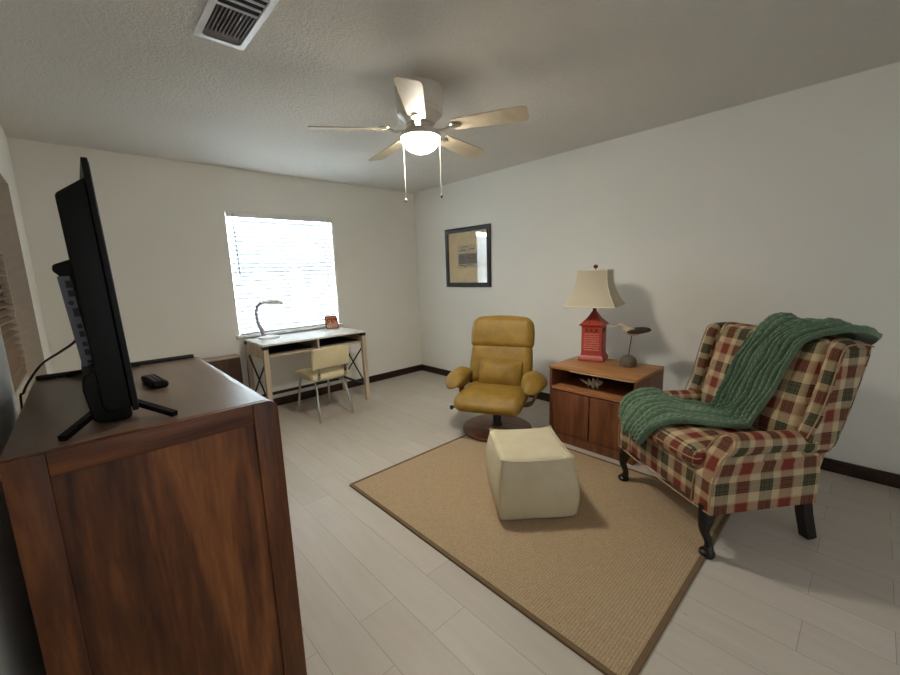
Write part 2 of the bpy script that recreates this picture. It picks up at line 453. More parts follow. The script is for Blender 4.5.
# side window with tan louvred shutters set in its recess
w2 = struct('window_2', G().box(XL-T, LY0, LZ0, XL-.115, LY1, LZ1), 'vent_in', 'recessed side window with tan louvred shutter')
g = G()
XB = XL-.092
for k in range(40):
    z = LZ0+.06+k*.042
    if z > LZ1-.06: break
    g.bar([(XB, LY0+.05, z), (XB, LY1-.05, z)], .034, .007, up=(.35, 0, .94))
struct('shutter_louvres', g, 'sub_blind', parent=w2)
g = G().box(XB-.015, LY1-.05, LZ0, XB+.015, LY1, LZ1).box(XB-.015, LY0, LZ0, XB+.015, LY0+.05, LZ1).box(XB-.015, LY0+.05, LZ0, XB+.015, LY1-.05, LZ0+.045).box(XB-.015, LY0+.05, LZ1-.045, XB+.015, LY1-.05, LZ1)
struct('shutter_frame', g, 'casing', parent=w2)
g = G().box(XL-.115, LY1-.006, LZ0, XL+.004, LY1, LZ1).box(XL-.115, LY0, LZ0, XL+.0, LY0+.006, LZ1).box(XL-.115, LY0, LZ1-.006, XL+.002, LY1, LZ1).box(XL-.115, LY0, LZ0, XL+.012, LY1, LZ0+.012)
struct('window_casing', g, 'casing', parent=w2)

# ------------------------------------------------------------------ blind on the desk window
bl = thing('window_blind', 'white horizontal slat blind in the window above the desk', 'blind', (-1.785, .03, WZ0))
hw = (WX1-WX0)/2-.012
obj('headrail', G().box(-hw, -.03, WZ1-WZ0-.045, hw, .03, WZ1-WZ0, r=.004), 'white', bl)
obj('valance', G().box(-hw-.01, -.046, WZ1-WZ0-.055, hw+.01, -.034, WZ1-WZ0+.004, r=.003), 'white', bl)
g = G(); sp = .0435; tilt = math.radians(86); ns = int((WZ1-WZ0-.09)/sp)
for k in range(ns):
    z = .045+k*sp; rings = []
    sec = []
    for i in range(6):
        t = -1+2*i/5; w = .0330*t; b = .0010*(1-t*t)
        sec.append((-w*math.cos(tilt)+b*math.sin(tilt), w*math.sin(tilt)+b*math.cos(tilt)))
    g.loft([[(x, y, z+q) for (y, q) in sec] for x in (-hw, hw)], closed=False)
obj('slats', g, 'slat', bl)
obj('bottom_rail', G().box(-hw, -.024, .0, hw, .024, .018, r=.004), 'white', bl)
for x in (-.44, 0, .46):
    obj('ladder_cord', G().tube([(x, -.024, .015), (x, -.024, WZ1-WZ0-.05)], .0016, 6).tube([(x, .024, .015), (x, .024, WZ1-WZ0-.05)], .0016, 6), 'white', bl)
wd = plain('wand_grey', (120, 130, 150), .3)
obj('tilt_wand', G().tube([(-.495, -.05, WZ1-WZ0-.03), (-.485, -.052, .60)], .005, 8), wd, bl)

# ------------------------------------------------------------------ ceiling vent
vt = thing('ceiling_vent', 'white ceiling air vent with brown fins inside', 'vent', (-2.855, -2.47, H))
VX, VY = .102, .235
def ringframe(g, xo, yo, xi, yi, z0, z1):
    po = round_poly([(-xo, -yo), (xo, -yo), (xo, yo), (-xo, yo)], .004, 4); pi_ = round_poly([(-xi, -yi), (xi, -yi), (xi, yi), (-xi, yi)], .025, 4)
    n = len(po)
    def R(p, z): return [(x, y, z) for x, y in p]
    g.loft([R(pi_, z1), R(pi_, z0), R(po, z0+.004), R(po, z1), R(pi_, z1)][::-1], caps=False)
g = G(); ringframe(g, VX, VY, VX-.025, VY-.03, -.012, 0); obj('vent_frame', g, 'vent_white', vt)
obj('vent_backing', G().box(-VX+.02, -VY+.02, -.0015, VX-.02, VY-.02, -.0003), 'vent_dark', vt)  # stands in for the open duct: its shade put into a dark plate
obj('vent_lip', G().prism([(.205, -.0016), (.205, -.010), (.15, -.0025), (.15, -.0016)], -VX+.027, VX-.027, 'x'), 'vent_in', vt)
g = G()
for k in range(10):
    x = -.066+k*.0147; g.bar([(x, .155, -.0055), (x, -.045, -.0055)], .006, .0075, up=(.0, 0, 1))
obj('vent_fins', g, 'vent_in', vt)
g = G()
for y in (-.052, -.098, -.140, -.180): g.bar([(-VX+.027, y, -.006), (VX-.027, y, -.006)], .0025, .009)
obj('vent_louvres', g, 'vent_white', vt)

# ------------------------------------------------------------------ ceiling fan
fan = thing('ceiling_fan', 'cream five-blade ceiling fan with lit frosted bowl and pull chains', 'fan', (-1.865, -2.431, H))
obj('motor_housing', G().lathe([(.10, 0), (.138, -.002), (.141, -.02), (.141, -.085), (.135, -.1), (.132, -.108), (.136, -.115), (.13, -.15), (.10, -.175), (.085, -.195), (.06, -.20)], 40), 'fan_white', fan)
obj('switch_housing', G().lathe([(.06, -.19), (.062, -.21), (.10, -.235), (.118, -.256), (.12, -.272), (.113, -.275)], 36), 'fan_white', fan)
obj('light_bowl', G().lathe([(.113, -.262), (.115, -.275), (.11, -.295), (.095, -.318), (.072, -.337), (.045, -.350), (.015, -.356), (.002, -.3565)], 36), 'bulb', fan)
ld = bpy.data.lights.new('fan_bulb', 'SPOT'); ld.energy = LAMP_W; ld.color = (1.0, .94, .82); ld.spot_size = math.radians(172); ld.spot_blend = .75; ld.shadow_soft_size = .07
lo = bpy.data.objects.new('fan_bulb', ld); COL.objects.link(lo); lo.parent = fan; lo.location = (0, 0, -.40)
BZ = 2.216-H
for a, droop in ((154, -.030), (82, -.020), (10, -.016), (-62, -.002), (-134, 0)):
    th = math.radians(a); R = Matrix.Rotation(th, 3, 'Z')
    pts = [(.205, -.052), (.45, -.062), (.60, -.067), (.632, -.052), (.632, .060), (.59, .066), (.45, .060), (.205, .050)]
    pl = round_poly(pts, [.01, 0, .03, .022, .022, .03, 0, .01], 4)
    pit = math.radians(-13); RP = Matrix.Rotation(pit, 3, 'X')
    gb = G().prism(pl, -.0035, .0035, 'z', fn=lambda c: tuple(R @ (RP @ Vector(c)) + Vector((0, 0, BZ+droop*c[0]/.6))))
    b = obj('blade', gb, 'blade', fan)
    gi = G().bar([tuple(R @ Vector(p)) for p in ((.075, 0, BZ-.004), (.11, 0, BZ-.018), (.15, 0, BZ-.022), (.19, 0, BZ-.010), (.25, 0, BZ-.007))], .03, .006)
    gi.lathe([(.001, -.012), (.03, -.011), (.034, -.006), (.03, -.003), (.001, -.003)], 16, c=tuple(R @ Vector((.215, 0, BZ))))
    obj('blade_iron', gi, 'nickel', b)
for (lx, zz, mat, r) in ((-.104, 1.825, 'chrome', .009), (.112, 1.845, 'black', .0075)):
    n_ = Vector((CAM.x+1.865, CAM.y+2.431, 0)).normalized(); lat = Vector((-n_.y, n_.x, 0)); p = lat*lx
    c = obj('pull_chain', G().tube([p+Vector((0, 0, -.268)), p+Vector((0, 0, zz-H))], .0022, 6), 'nickel', fan)
    obj('pull_knob', G().blob(tuple(p+Vector((0, 0, zz-H-.008))), (r, r, .013), 10, 8), mat, c)

# ------------------------------------------------------------------ rug
rug = thing('area_rug', 'beige woven area rug with brown binding under the ottoman', 'rug', (-1.6, -3.012, 0))
RX, RY = .73, .922
obj('rug_field', G().box(-RX+.015, -RY+.015, 0, RX-.015, RY-.015, .009), 'rug', rug)
g = G()
c = round_poly([(-RX, -RY), (RX, -RY), (RX, RY), (-RX, RY)], .012, 3); ci = [(x*(1-.022/RX), y*(1-.022/RY)) for x, y in c]
def RR(p, z): return [(x, y, z) for x, y in p]
g.loft([RR(ci, .0), RR(c, 0), RR(c, .007), RR([(x*.997, y*.997) for x, y in c], .0105), RR(ci, .0105), RR(ci, 0)], caps=False)
obj('binding', g, 'binding', rug)

# ------------------------------------------------------------------ desk
DX0, DX1, DY0, DY1, DZ = -2.312, -1.25, -.605, -.05, .78
dk = thing('writing_desk', 'pale whitewashed writing desk with black cross braces under the window', 'desk', ((DX0+DX1)/2, (DY0+DY1)/2, 0))
hx, hy = (DX1-DX0)/2, (DY1-DY0)/2
obj('desktop', G().box(-hx, -hy, DZ-.018, hx, hy, DZ, r=.003), 'desk_top', dk)
g = G().box(-hx+.005, -hy+.045, .64, -hx+.02, hy-.01, DZ-.018).box(hx-.02, -hy+.045, .64, hx-.005, hy-.01, DZ-.018)
g.box(-hx+.02, -hy+.02, .652, hx-.02, hy-.02, .668).box(-.008, -hy+.012, .668, .008, hy-.03, DZ-.018)
obj('cubby_frame', g, 'pale_wood', dk)
obj('cubby_back', G().box(-hx+.02, hy-.02, .668, hx-.02, hy-.012, DZ-.018), 'dark_in', dk)
for x in (-hx/2+.005, hx/2-.005):
    obj('cubby_liner', G().box(x-.235, -hy+.10, .6685, x+.235, hy-.03, .675).box(x-.245, hy-.035, .675, x+.245, hy-.021, DZ-.02), 'black', dk)
for sx in (-1, 1):
    for sy in (-1, 1):
        g = G(); x, y = sx*(hx-.022), sy*(hy-.022)
        g.bar([(x, y, DZ-.018), (x+sx*.012, y+sy*.005, 0)], .042, .042, up=(0, 1, 0))
        lg = obj('leg', g, 'pale_wood', dk)
        obj('bracket', G().box(x-.026, y-.026, DZ-.05, x+.026, y+.026, DZ-.0185, r=.003), 'black', lg)
    x = sx*(hx-.018)
    obj('cross_brace', G().tube([(x, -hy+.03, .62), (x, hy-.03, .18)], .008, 8).tube([(x, -hy+.03, .18), (x, hy-.03, .62)], .008, 8), 'black', dk)
    obj('side_rail', G().box(x-.01, -hy+.04, .165, x+.01, hy-.04, .185), 'black', dk)
obj('rear_stretcher', G().box(-hx+.04, hy-.035, .15, hx-.04, hy-.012, .178), 'black', dk)

# ------------------------------------------------------------------ dinette chair at the desk
ch = thing('desk_chair', 'cream vinyl side chair with bent chrome legs at the writing desk', 'chair', (-1.788, -.62, 0), math.radians(2))
obj('seat', G().rbox((0, -.01, .425), (.40, .40, .055), .024, 4, 6, (0, 0, .014)), 'chair_vinyl', ch)
obj('seat_pan', G().box(-.17, -.18, .385, .17, .16, .40, r=.005), 'chrome', ch)
def backfn(q, p):
    u = q.x/.195; return (q.x, q.y-.035+.035*u*u-(q.z)*.16, q.z-.016*u*u)
obj('backrest', G().rbox((0, -.215, .622), (.39, .032, .205), .014, 3, 8, (0, .004, 0), fn=backfn), 'chair_vinyl', ch)
for sx in (-1, 1):
    obj('leg', G().tube(cat_rom([(sx*.10, .12, .39), (sx*.145, .155, .36), (sx*.16, .19, .25), (sx*.17, .235, .0)], 5), .0115, 10), 'chrome', ch)
    obj('leg', G().tube(cat_rom([(sx*.06, -.02, .385), (sx*.12, -.10, .375), (sx*.15, -.17, .30), (sx*.168, -.215, .16), (sx*.175, -.245, .0)], 5), .0125, 10), 'chrome', ch)
    obj('back_support', G().bar(cat_rom([(sx*.14, -.05, .392), (sx*.14, -.17, .394), (sx*.14, -.222, .43), (sx*.14, -.225, .50), (sx*.14, -.245, .66)], 4), .026, .006, side=(1, 0, 0)), 'chrome', ch)

# ------------------------------------------------------------------ things on the desk
dl = thing('desk_lamp', 'white curved-neck desk lamp standing on the left of the writing desk', 'lamp', (-2.155, -.17, DZ), math.radians(-42))
obj('base', G().lathe([(.095, 0), (.10, .005), (.098, .016), (.07, .024), (.02, .03), (.002, .031)], 32, c=(.045, 0, 0)), 'lampwhite', dl)
nk = cat_rom([(0, 0, .022), (-.012, 0, .07), (-.042, 0, .14), (-.055, 0, .22), (-.05, 0, .29), (-.03, 0, .335), (.005, 0, .355), (.04, 0, .36)], 5)
obj('neck', G().tube(nk, [.024-.010*min(1, i/14) for i in range(len(nk))], 12), plain('lamp_lilac_grey', (176, 168, 186), .4), dl)
obj('head', G().tube(cat_rom([(.0, 0, .353), (.03, 0, .361), (.08, 0, .366), (.15, 0, .364), (.205, 0, .356), (.218, 0, .354)], 4), [.012, .0135, .016, .019, .021, .022, .0235, .025, .026, .027, .028, .028, .028, .028, .028, .027, .026, .024, .022, .018, .012], 12, flat=(.75, 1.0)), 'lampwhite', dl)
pf = thing('framed_photo', 'small colourful framed photo standing on the right of the writing desk', 'photo', (-1.385, -.12, DZ), math.radians(-6))
tl = Matrix.Rotation(math.radians(-10), 3, 'X')
def tilted(g_):
    g_.v = [tl @ v for v in g_.v]; return g_
obj('photo_frame', tilted(G().box(-.073, -.008, .0, .073, .008, .148, r=.003)), 'photo_dk', pf)
g = G(); g.box(-.066, -.0095, .008, .066, -.0081, .140); obj('photo_print', tilted(g), 'orange', pf)
g = G()
for k in range(6): g.box(-.06+k*.02, -.0105, .010, -.06+k*.02+.011, -.0096, .05+.02*(k % 3))
obj('photo_figures', tilted(g), 'photo_lt', pf)
g = G()
for k in range(5): g.box(-.055+k*.024, -.0105, .085+.012*(k % 2), -.055+k*.024+.015, -.0096, .12)
obj('photo_background', tilted(g), 'photo_dk', pf)
obj('easel_back', G().bar([(0, .045, .0), (0, .022, .10)], .03, .004, side=(1, 0, 0)), 'photo_dk', pf)

# low wooden cabinet left of the desk
cb = thing('low_cabinet', 'low brown wooden cabinet against the back wall left of the desk', 'cabinet', (-2.80, -.02, 0))
M['low_wood'] = wood('low_cabinet_wood', [(48, 28, 19), (70, 44, 31), (92, 60, 43)])
obj('body', G().box(-.40, -.15, .0, .40, -.0, .625, r=.004), 'low_wood', cb)
obj('top', G().box(-.403, -.155, .625, .403, 0, .64, r=.003), plain('low_cabinet_lit_top', (160, 140, 122), .5), cb)  # pale top: the light falling on it is put into its colour
obj('front_panel', G().box(-.36, -.156, .06, .365, -.1505, .60, r=.002), 'low_wood', cb)

# ------------------------------------------------------------------ television cabinet
CX0, CX1, CY0, CY1, CZ = -3.635, -3.085, -3.19, -2.22, 1.03
tc = thing('television_cabinet', 'tall dark walnut cabinet with framed side panel under the television', 'cabinet', ((CX0+CX1)/2, (CY0+CY1)/2, 0))
hx, hy = (CX1-CX0)/2, (CY1-CY0)/2
prof = round_poly([(-hx, 0), (hx, 0), (hx, CZ), (-hx, CZ)], [0, 0, .04, 0], 6)
tp = round_poly([(-hx, CZ-.028), (hx-.028, CZ-.028), (hx-.028, CZ-.10), (hx, CZ-.10), (hx, CZ), (-hx, CZ)], [0, .02, 0, 0, .04, 0], 6)
obj('top', G().prism(tp, -hy+.022, hy-.018, 'y'), 'walnut_sheen_top', tc)
inr = [(x*(1-.002), z-.0005) for x, z in prof]
for s, nm in ((-1, 'near'), (1, 'far')):
    y0, y1 = (-hy+.010, -hy+.022) if s < 0 else (hy-.018, hy-.006)
    pn = obj('side_panel', G().prism([(x*.999, z) for x, z in round_poly([(-hx, 0.02), (hx, 0.02), (hx, CZ-.001), (-hx, CZ-.001)], [0, 0, .04, 0], 6)], y0, y1, 'y'), 'walnut', tc)
    ya, yb = (-hy, -hy+.010) if s < 0 else (hy-.006, hy)
    fr = round_poly([(hx-.068, .0), (hx, .0), (hx, CZ), (hx-.068, CZ)], [0, 0, .04, 0], 6)
    obj('stile', G().prism(fr, ya, yb, 'y', r=.0025), 'walnut', pn)
    obj('stile', G().box(-hx, ya, 0, -hx+.068, yb, CZ, r=.0025), 'walnut', pn)
    obj('rail', G().box(-hx+.068, ya, CZ-.058, hx-.068, yb, CZ, r=.0025), 'walnut_h', pn)
    obj('rail', G().box(-hx+.068, ya, 0, hx-.068, yb, .09, r=.0025), 'walnut_h', pn)
obj('rear_lip', G().box(-hx+.004, hy-.02, CZ-.0005, hx-.035, hy-.002, CZ+.016, r=.005), 'black', tc)  # lip made black: the shade along this edge is put into its colour
obj('back_board', G().box(-hx, -hy+.022, .02, -hx+.01, hy-.018, CZ-.028), 'walnut', tc)
obj('bottom_board', G().box(-hx+.01, -hy+.022, .05, hx-.03, hy-.018, .07), 'walnut', tc)
for k in (0, 1):
    y0 = -hy+.03+k*.47; y1 = y0+.455
    dr = obj('drawer', G().box(hx-.026, y0, .60, hx-.004, y1, .915, r=.004), 'walnut', tc)
    obj('handle', G().tube(cat_rom([(hx-.004, (y0+y1)/2-.05, .76), (hx+.016, (y0+y1)/2-.035, .755), (hx+.016, (y0+y1)/2+.035, .755), (hx-.004, (y0+y1)/2+.05, .76)], 5), .004, 8), 'nickel', dr)
    dd = obj('door', G().box(hx-.026, y0, .06, hx-.004, y1, .585, r=.004), 'walnut', tc)
    yk = y1-.04 if k == 0 else y0+.04
    obj('handle', G().blob((hx+.008, yk, .42), (.013, .012, .012)), 'nickel', dd)
    yh = y0+.008 if k == 0 else y1-.008
    for zh in (.385, .13):
        gh = G().tube([(hx+.004, yh+.06*(1-2*k)*0+.02, zh-.038), (hx+.004, yh+.02, zh+.038)], .006, 8)
        for q in (-.045, -.02, 0, .02, .045): gh.blob((hx+.004, yh+.02, zh+q), (.008, .008, .008), 8, 6)
        gh.box(hx-.0042, yh, zh-.03, hx-.001, yh+.06*(1 if k == 0 else .4), zh+.03)
        obj('hinge', gh, plain('antique_bronze', (60, 46, 34), .4, .7), dd)

# television, seen almost edge-on from behind
tv = thing('television', 'black flat-screen television on splayed feet standing on the walnut cabinet', 'television', (-3.41, -2.63, CZ))
Y0, Y1 = -.465, .465
zb, zt = .028, .638
tilt_ = Matrix.Rotation(math.radians(-1.6), 3, 'Y')
def tv_t(g_):
    g_.v = [tilt_ @ v for v in g_.v]; return g_
obj('panel', tv_t(G().box(.003, Y0, zb, .016, Y1, zt, r=.003)), 'tvblack', tv)
obj('screen', tv_t(G().box(.016, Y0+.008, zb+.014, .0172, Y1-.008, zt-.008)), 'screen', tv)
hp = round_poly([(.0035, zb+.01), (-.020, zb+.004), (-.052, zb+.01), (-.053, zt-.082), (.0035, zt-.042)], [0, .01, .02, .008, 0], 4)
hous = obj('rear_housing', tv_t(G().prism(hp, Y0+.01, Y1-.01, 'y', r=.004)), 'tvblack', tv)
obj('speaker_bulge', tv_t(G().prism(round_poly([(-.05, .005), (.002, .002), (.002, .13), (-.05, .145), (-.075, .13), (-.082, .10), (-.074, .012)], .012, 3), Y0+.03, Y1-.09, 'y', r=.004)), 'tvblack', tv)
bx = obj('connector_box', tv_t(G().prism(round_poly([(-.03, .13), (-.068, .13), (-.078, .375), (-.090, .39), (-.087, .405), (-.03, .425)], .005, 2), -.30, .30, 'y', r=.003)), 'tvblack', tv)
g = G(); g.box(-.074, -.3035, .135, -.050, -.3002, .375)
def leanx(g_):
    for v in g_.v: v.x -= (v.z-.135)*.040
    return tv_t(g_)
obj('port_plate', leanx(g), 'ports', bx)
g = G()
for z, h_, w_ in ((.345, .018, .014), (.322, .016, .014), (.27, .022, .012), (.238, .012, .010), (.215, .016, .010), (.19, .012, .010), (.165, .016, .010), (.143, .008, .010)):
    g.box(-.062, -.3045, z, -.062+w_, -.3036, z+h_)
g.lathe([(.001, .0), (.006, .0), (.006, .0012), (.001, .0012)], 12, c=(0, 0, 0)); n_ = 48
for v in g.v[-n_:]: v.x, v.y, v.z = -.061+v.x, -.3034-v.z, .306+v.y
obj('ports', leanx(g), 'black', bx)
for yc, yt in ((-.345, -.500), (.235, .375)):
    g = G()
    for xt in (.083, -.132): g.bar([(-.025, yc, .058), (-.02+xt*.2, yc+(yt-yc)*.2, .040), (xt*.95, yc+(yt-yc)*.95, .008), (xt, yt, .0065)], .016, .013)
    obj('foot', g, 'tvblack', tv)

tag(obj('power_cord', G().tube(cat_rom([(-3.478, -2.89, 1.26), (-3.494, -2.88, 1.228), (-3.532, -2.75, 1.188), (-3.583, -2.6, 1.139), (-3.624, -2.5, 1.078), (-3.648, -2.45, 1.031), (-3.660, -2.44, .98), (-3.664, -2.46, .6), (-3.664, -2.45, .2)], 8), .0035, 8), 'black'),
    'black power cord running from the television down behind the walnut cabinet', 'cord')
rm = thing('remote_control', 'black remote control lying on the walnut cabinet beside the television', 'remote', (-3.318, -2.68, CZ), math.radians(6))
obj('body', G().rbox((0, 0, .012), (.046, .17, .022), .009, 3, 4, (0, 0, .0008)), 'tvblack', rm)
g = G()
for i in range(3):
    for j in range(7): g.blob((-.012+i*.012, -.06+j*.018, .0245), (.004, .005, .0022), 8, 6)
obj('buttons', g, plain('remote_grey', (84, 84, 88), .5), rm)

# ------------------------------------------------------------------ framed picture on the right wall
pc = thing('wall_picture', 'black framed print with tan mat hanging on the right wall', 'picture', (0, -.975, 1.547))
PW, PH, FB = .372, .352, .052
g = G()
def rect(w, h, x): return [(x, -w, -h), (x, w, -h), (x, w, h), (x, -w, h)]
g.loft([rect(PW-FB, PH-FB, -.001), rect(PW, PH, -.001), rect(PW, PH, -.020), rect(PW-.012, PH-.012, -.028), rect(PW-.03, PH-.03, -.022), rect(PW-FB, PH-FB, -.018), rect(PW-FB, PH-FB, -.001)], caps=False)
obj('frame', g, 'frame_black', pc, sharp=20)
obj('mat_board', G().box(-.006, -PW+FB, -PH+FB, -.001, PW-FB, PH-FB), 'mat_tan', pc)
pr = obj('print', G().box(-.0068, -.17, -.13, -.0061, .17, .15), 'print_pale', pc)
g = G().box(-.0074, -.16, -.075, -.0069, .15, .045); obj('grey_wash', g, 'print_grey', pr)
g = G()
for (y0, z0, y1, z1, w) in ((.10, .11, -.02, .125, .008), (.13, .075, .02, .085, .012), (-.02, .08, -.12, .10, .01), (.14, -.09, .03, -.115, .010), (.05, -.10, -.10, -.095, .008), (.12, .01, .06, -.02, .02), (.0, .0, -.08, -.03, .014)):
    g.bar([(-.0077, y0, z0), (-.0077, (y0+y1)/2, (z0+z1)/2+.01), (-.0077, y1, z1)], .0004, w, side=(1, 0, 0))
obj('ink_strokes', g, 'print_dark', pr)
obj('glass', G().box(-.0135, -PW+FB, -PH+FB, -.0115, PW-FB, PH-FB), 'picture_glass', pc)

# ------------------------------------------------------------------ mustard recliner
rc = thing('recliner', 'mustard leather swivel recliner on a round wooden base', 'armchair', (-.955, -2.212, .0105), math.radians(-64.5))
obj('disc_base', G().lathe([(.285, 0), (.30, .006), (.30, .022), (.285, .032), (.12, .04), (.05, .045)], 48), 'bentwood', rc)
obj('column', G().lathe([(.05, .04), (.042, .06), (.036, .07), (.036, .22), (.06, .235), (.09, .24)], 24), 'black', rc)
def seatfn(q, p):
    x, y, z = q; t = min(1, max(0, (-y-.12)/.18)); return (x*(1-.04*max(0, y/.3)), y, z-.028*t*t-.012*max(0, y))
obj('seat_cushion', G().rbox((0, -.06, .332), (.55, .60, .125), .06, 5, 8, (.008, .02, .018), fn=seatfn), 'mustard', rc)
lean = Matrix.Rotation(math.radians(-17), 3, 'X')
def backshape(top, bot, wt_, wb_):
    return None
def bk(q, p):
    x, y, z = q; s = 1-.05*max(0, z/.3); return (x*s, y+.02*(x/.28)**2*(-1), z)
obj('backrest', G().rbox((0, .185, .545), (.55, .13, .36), .055, 5, 8, (.005, .02, .01), fn=bk, rot=lean), 'mustard', rc)
def hd(q, p):
    x, y, z = q; u = x/.28; tp_ = max(0, z/.15)
    return (x*(1-.05*tp_), y-.025*u*u, z-.022*tp_*u*u)
obj('headrest', G().rbox((0, .265, .81), (.56, .15, .30), .06, 5, 8, (.005, .018, .01), fn=hd, rot=lean), 'mustard', rc)
g = G().tube(cat_rom([(-.262, .165, .665), (-.14, .150, .650), (0, .147, .645), (.14, .150, .650), (.262, .165, .665)], 6), .005, 8)
obj('seam', g, 'seam_y', rc)
for s in (-1, 1):
    def arm(q, s=s):
        x, y, z = q; t = y/.20
        return (x+s*.012*math.cos(t*2), y, z-.055*max(0, -t)**2-.04*max(0, t)**2-.42*max(0, x*s-.0)-.0)
    ap = obj('arm_pad', G().blob((s*.322, -.03, .490), (.100, .225, .052), 28, 16, fn=arm), 'mustard', rc)
    obj('arm_body', G().blob((s*.305, .0, .440), (.055, .19, .072), 20, 14), 'mustard', rc)
    obj('arm_post', G().bar([(s*.335, .02, .445), (s*.330, .02, .42), (s*.326, .02, .385)], .075, .022, side=(0, 1, 0)), 'bentwood', rc)
fp = [(-.325, .02, .40), (-.325, .02, .31), (-.295, .015, .255), (-.21, .01, .238), (0, 0, .234), (.21, .01, .238), (.295, .015, .255), (.325, .02, .31), (.325, .02, .40)]
obj('bent_frame', G().bar(cat_rom(fp, 5), .085, .020, side=(0, 1, 0)), 'bentwood', rc)
obj('under_plate', G().box(-.18, -.22, .246, .18, .2, .29, r=.006), 'black', rc)
obj('recline_lever', G().tube([(-.22, -.25, .275), (-.30, -.29, .27)], .008, 8).blob((-.305, -.292, .268), (.016, .016, .02)), 'black', rc)
# lumbar pillow
lp = thing('lumbar_pillow', 'small mustard pillow leaning on the recliner backrest', 'pillow', (-.955, -2.212, .0105), math.radians(-64.5))
def pil(q, p):
    x, y, z = q; ex_, ez = abs(x)/.18, abs(z)/.115
    k = (1-ex_**3*.75)*(1-ez**3*.75)
    pin = .10*(ex_*ez)**2
    return (x*(1+.02*ez**2), y*max(.14, k), z*(1+.05*ex_**2))
LR = Matrix.Rotation(math.radians(-22), 3, 'X')
obj('cover', G().rbox((.02, .055, .488), (.37, .13, .235), .02, 3, 12, (0, .01, 0), fn=pil, rot=LR), 'mustard', lp)
ring = [(-.18, .11), (0, .112), (.18, .11), (.184, 0), (.18, -.11), (0, -.112), (-.18, -.11), (-.184, 0), (-.18, .11)]
obj('piping', G().tube([Vector((.02, .055, .488))+LR @ Vector((x, 0, z)) for x, z in ring], .004, 6), 'seam_y', lp)

# ------------------------------------------------------------------ ottoman
ot = thing('ottoman', 'cream leather cube pouf ottoman standing on the beige rug', 'ottoman', (-1.634, -3.034, .0105), math.radians(-40.5))
def otf(q, p):
    x, y, z = q; t = (z+.175)/.35                      # 0 bottom, 1 top
    tc_ = min(1, max(0, t)); k = .95+.20*math.sin(PI*(.20+.72*tc_))
    ux, uy = x/.2, y/.2
    k -= .018*max(0, t-.6)/.4
    cor = (abs(ux)*abs(uy))**4
    z2 = z+.012*cor*max(0, t-.5)*2 - (.010*(1-min(1, max(abs(ux), abs(uy)))) if t > .9 else 0)
    wr = .003*math.sin(z*60+ux*5)*max(0, .5-t)
    return (x*k+wr, y*k+wr, z2)
obj('cover', G().rbox((0, 0, .1775), (.40, .44, .355), .028, 4, 12, (0, 0, .004), fn=otf), 'cream_vinyl', ot)
g = G()
def otp(x, y, z): 
    q = otf(Vector((x, y, z-.1775)), None); return (q[0], q[1], q[2]+.1775)
hx, hy = .199, .219
edge = []
for a, b in (((-1, -1), (1, -1)), ((1, -1), (1, 1)), ((1, 1), (-1, 1)), ((-1, 1), (-1, -1))):
    for k in range(8):
        t = k/8; edge.append(otp((a[0]+(b[0]-a[0])*t)*hx, (a[1]+(b[1]-a[1])*t)*hy, .342))
edge.append(edge[0])
obj('top_piping', G().tube(edge, .0042, 6), 'cream_vinyl', ot)
for sx, sy in ((-1, -1), (1, -1), (1, 1), (-1, 1)):
    obj('corner_seam', G().tube([otp(sx*(hx-.006), sy*(hy-.006), .345-.32*k/10) for k in range(11)], .0028, 6), 'cream_vinyl', ot)
obj('tag', G().rbox(otp(.10, -.222, .25)[:2]+(.25,), (.03, .008, .045), .002), 'black', ot) if False else obj('tag', G().rbox((.212, -.200, .262), (.006, .022, .045), .002), 'black', ot)

# ------------------------------------------------------------------ low cabinet with open shelf (by the right wall)
mc = thing('side_cabinet', 'reddish brown cabinet with open shelf between the two armchairs', 'cabinet', (-.55, -2.98, 0))
KX, KY = .25, .34
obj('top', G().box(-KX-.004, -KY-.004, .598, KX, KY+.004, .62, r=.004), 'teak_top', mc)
obj('edge_strip', G().box(-KX-.0065, -KY+.02, .596, -KX-.0042, KY-.18, .602), plain('pale_edge', (214, 184, 158), .6), mc)  # thin paler strip along the lower front edge of the top
for s in (-1, 1): obj('side_panel', G().box(-KX, s*KY-.018*(s > 0), 0, KX, s*KY+.018*(s < 0), .598, r=.002), 'teak', mc)
obj('back_board', G().box(KX-.012, -KY+.018, .05, KX-.002, KY-.018, .598), 'dark_in', mc)
obj('shelf', G().box(-KX+.004, -KY+.018, .432, KX-.012, KY-.018, .456, r=.002), 'teak_shelf', mc)
obj('bottom_board', G().box(-KX+.02, -KY+.018, .06, KX-.012, KY-.018, .075), 'teak', mc)
obj('plinth', G().box(-KX+.004, -KY+.018, 0, -KX+.022, KY-.018, .068, r=.002), 'teak', mc)
for s in (-1, 1):
    y0, y1 = (-KY+.022, -.004) if s < 0 else (.004, KY-.022)
    obj('door', G().box(-KX+.002, y0, .075, -KX+.02, y1, .422, r=.003), 'teak', mc)

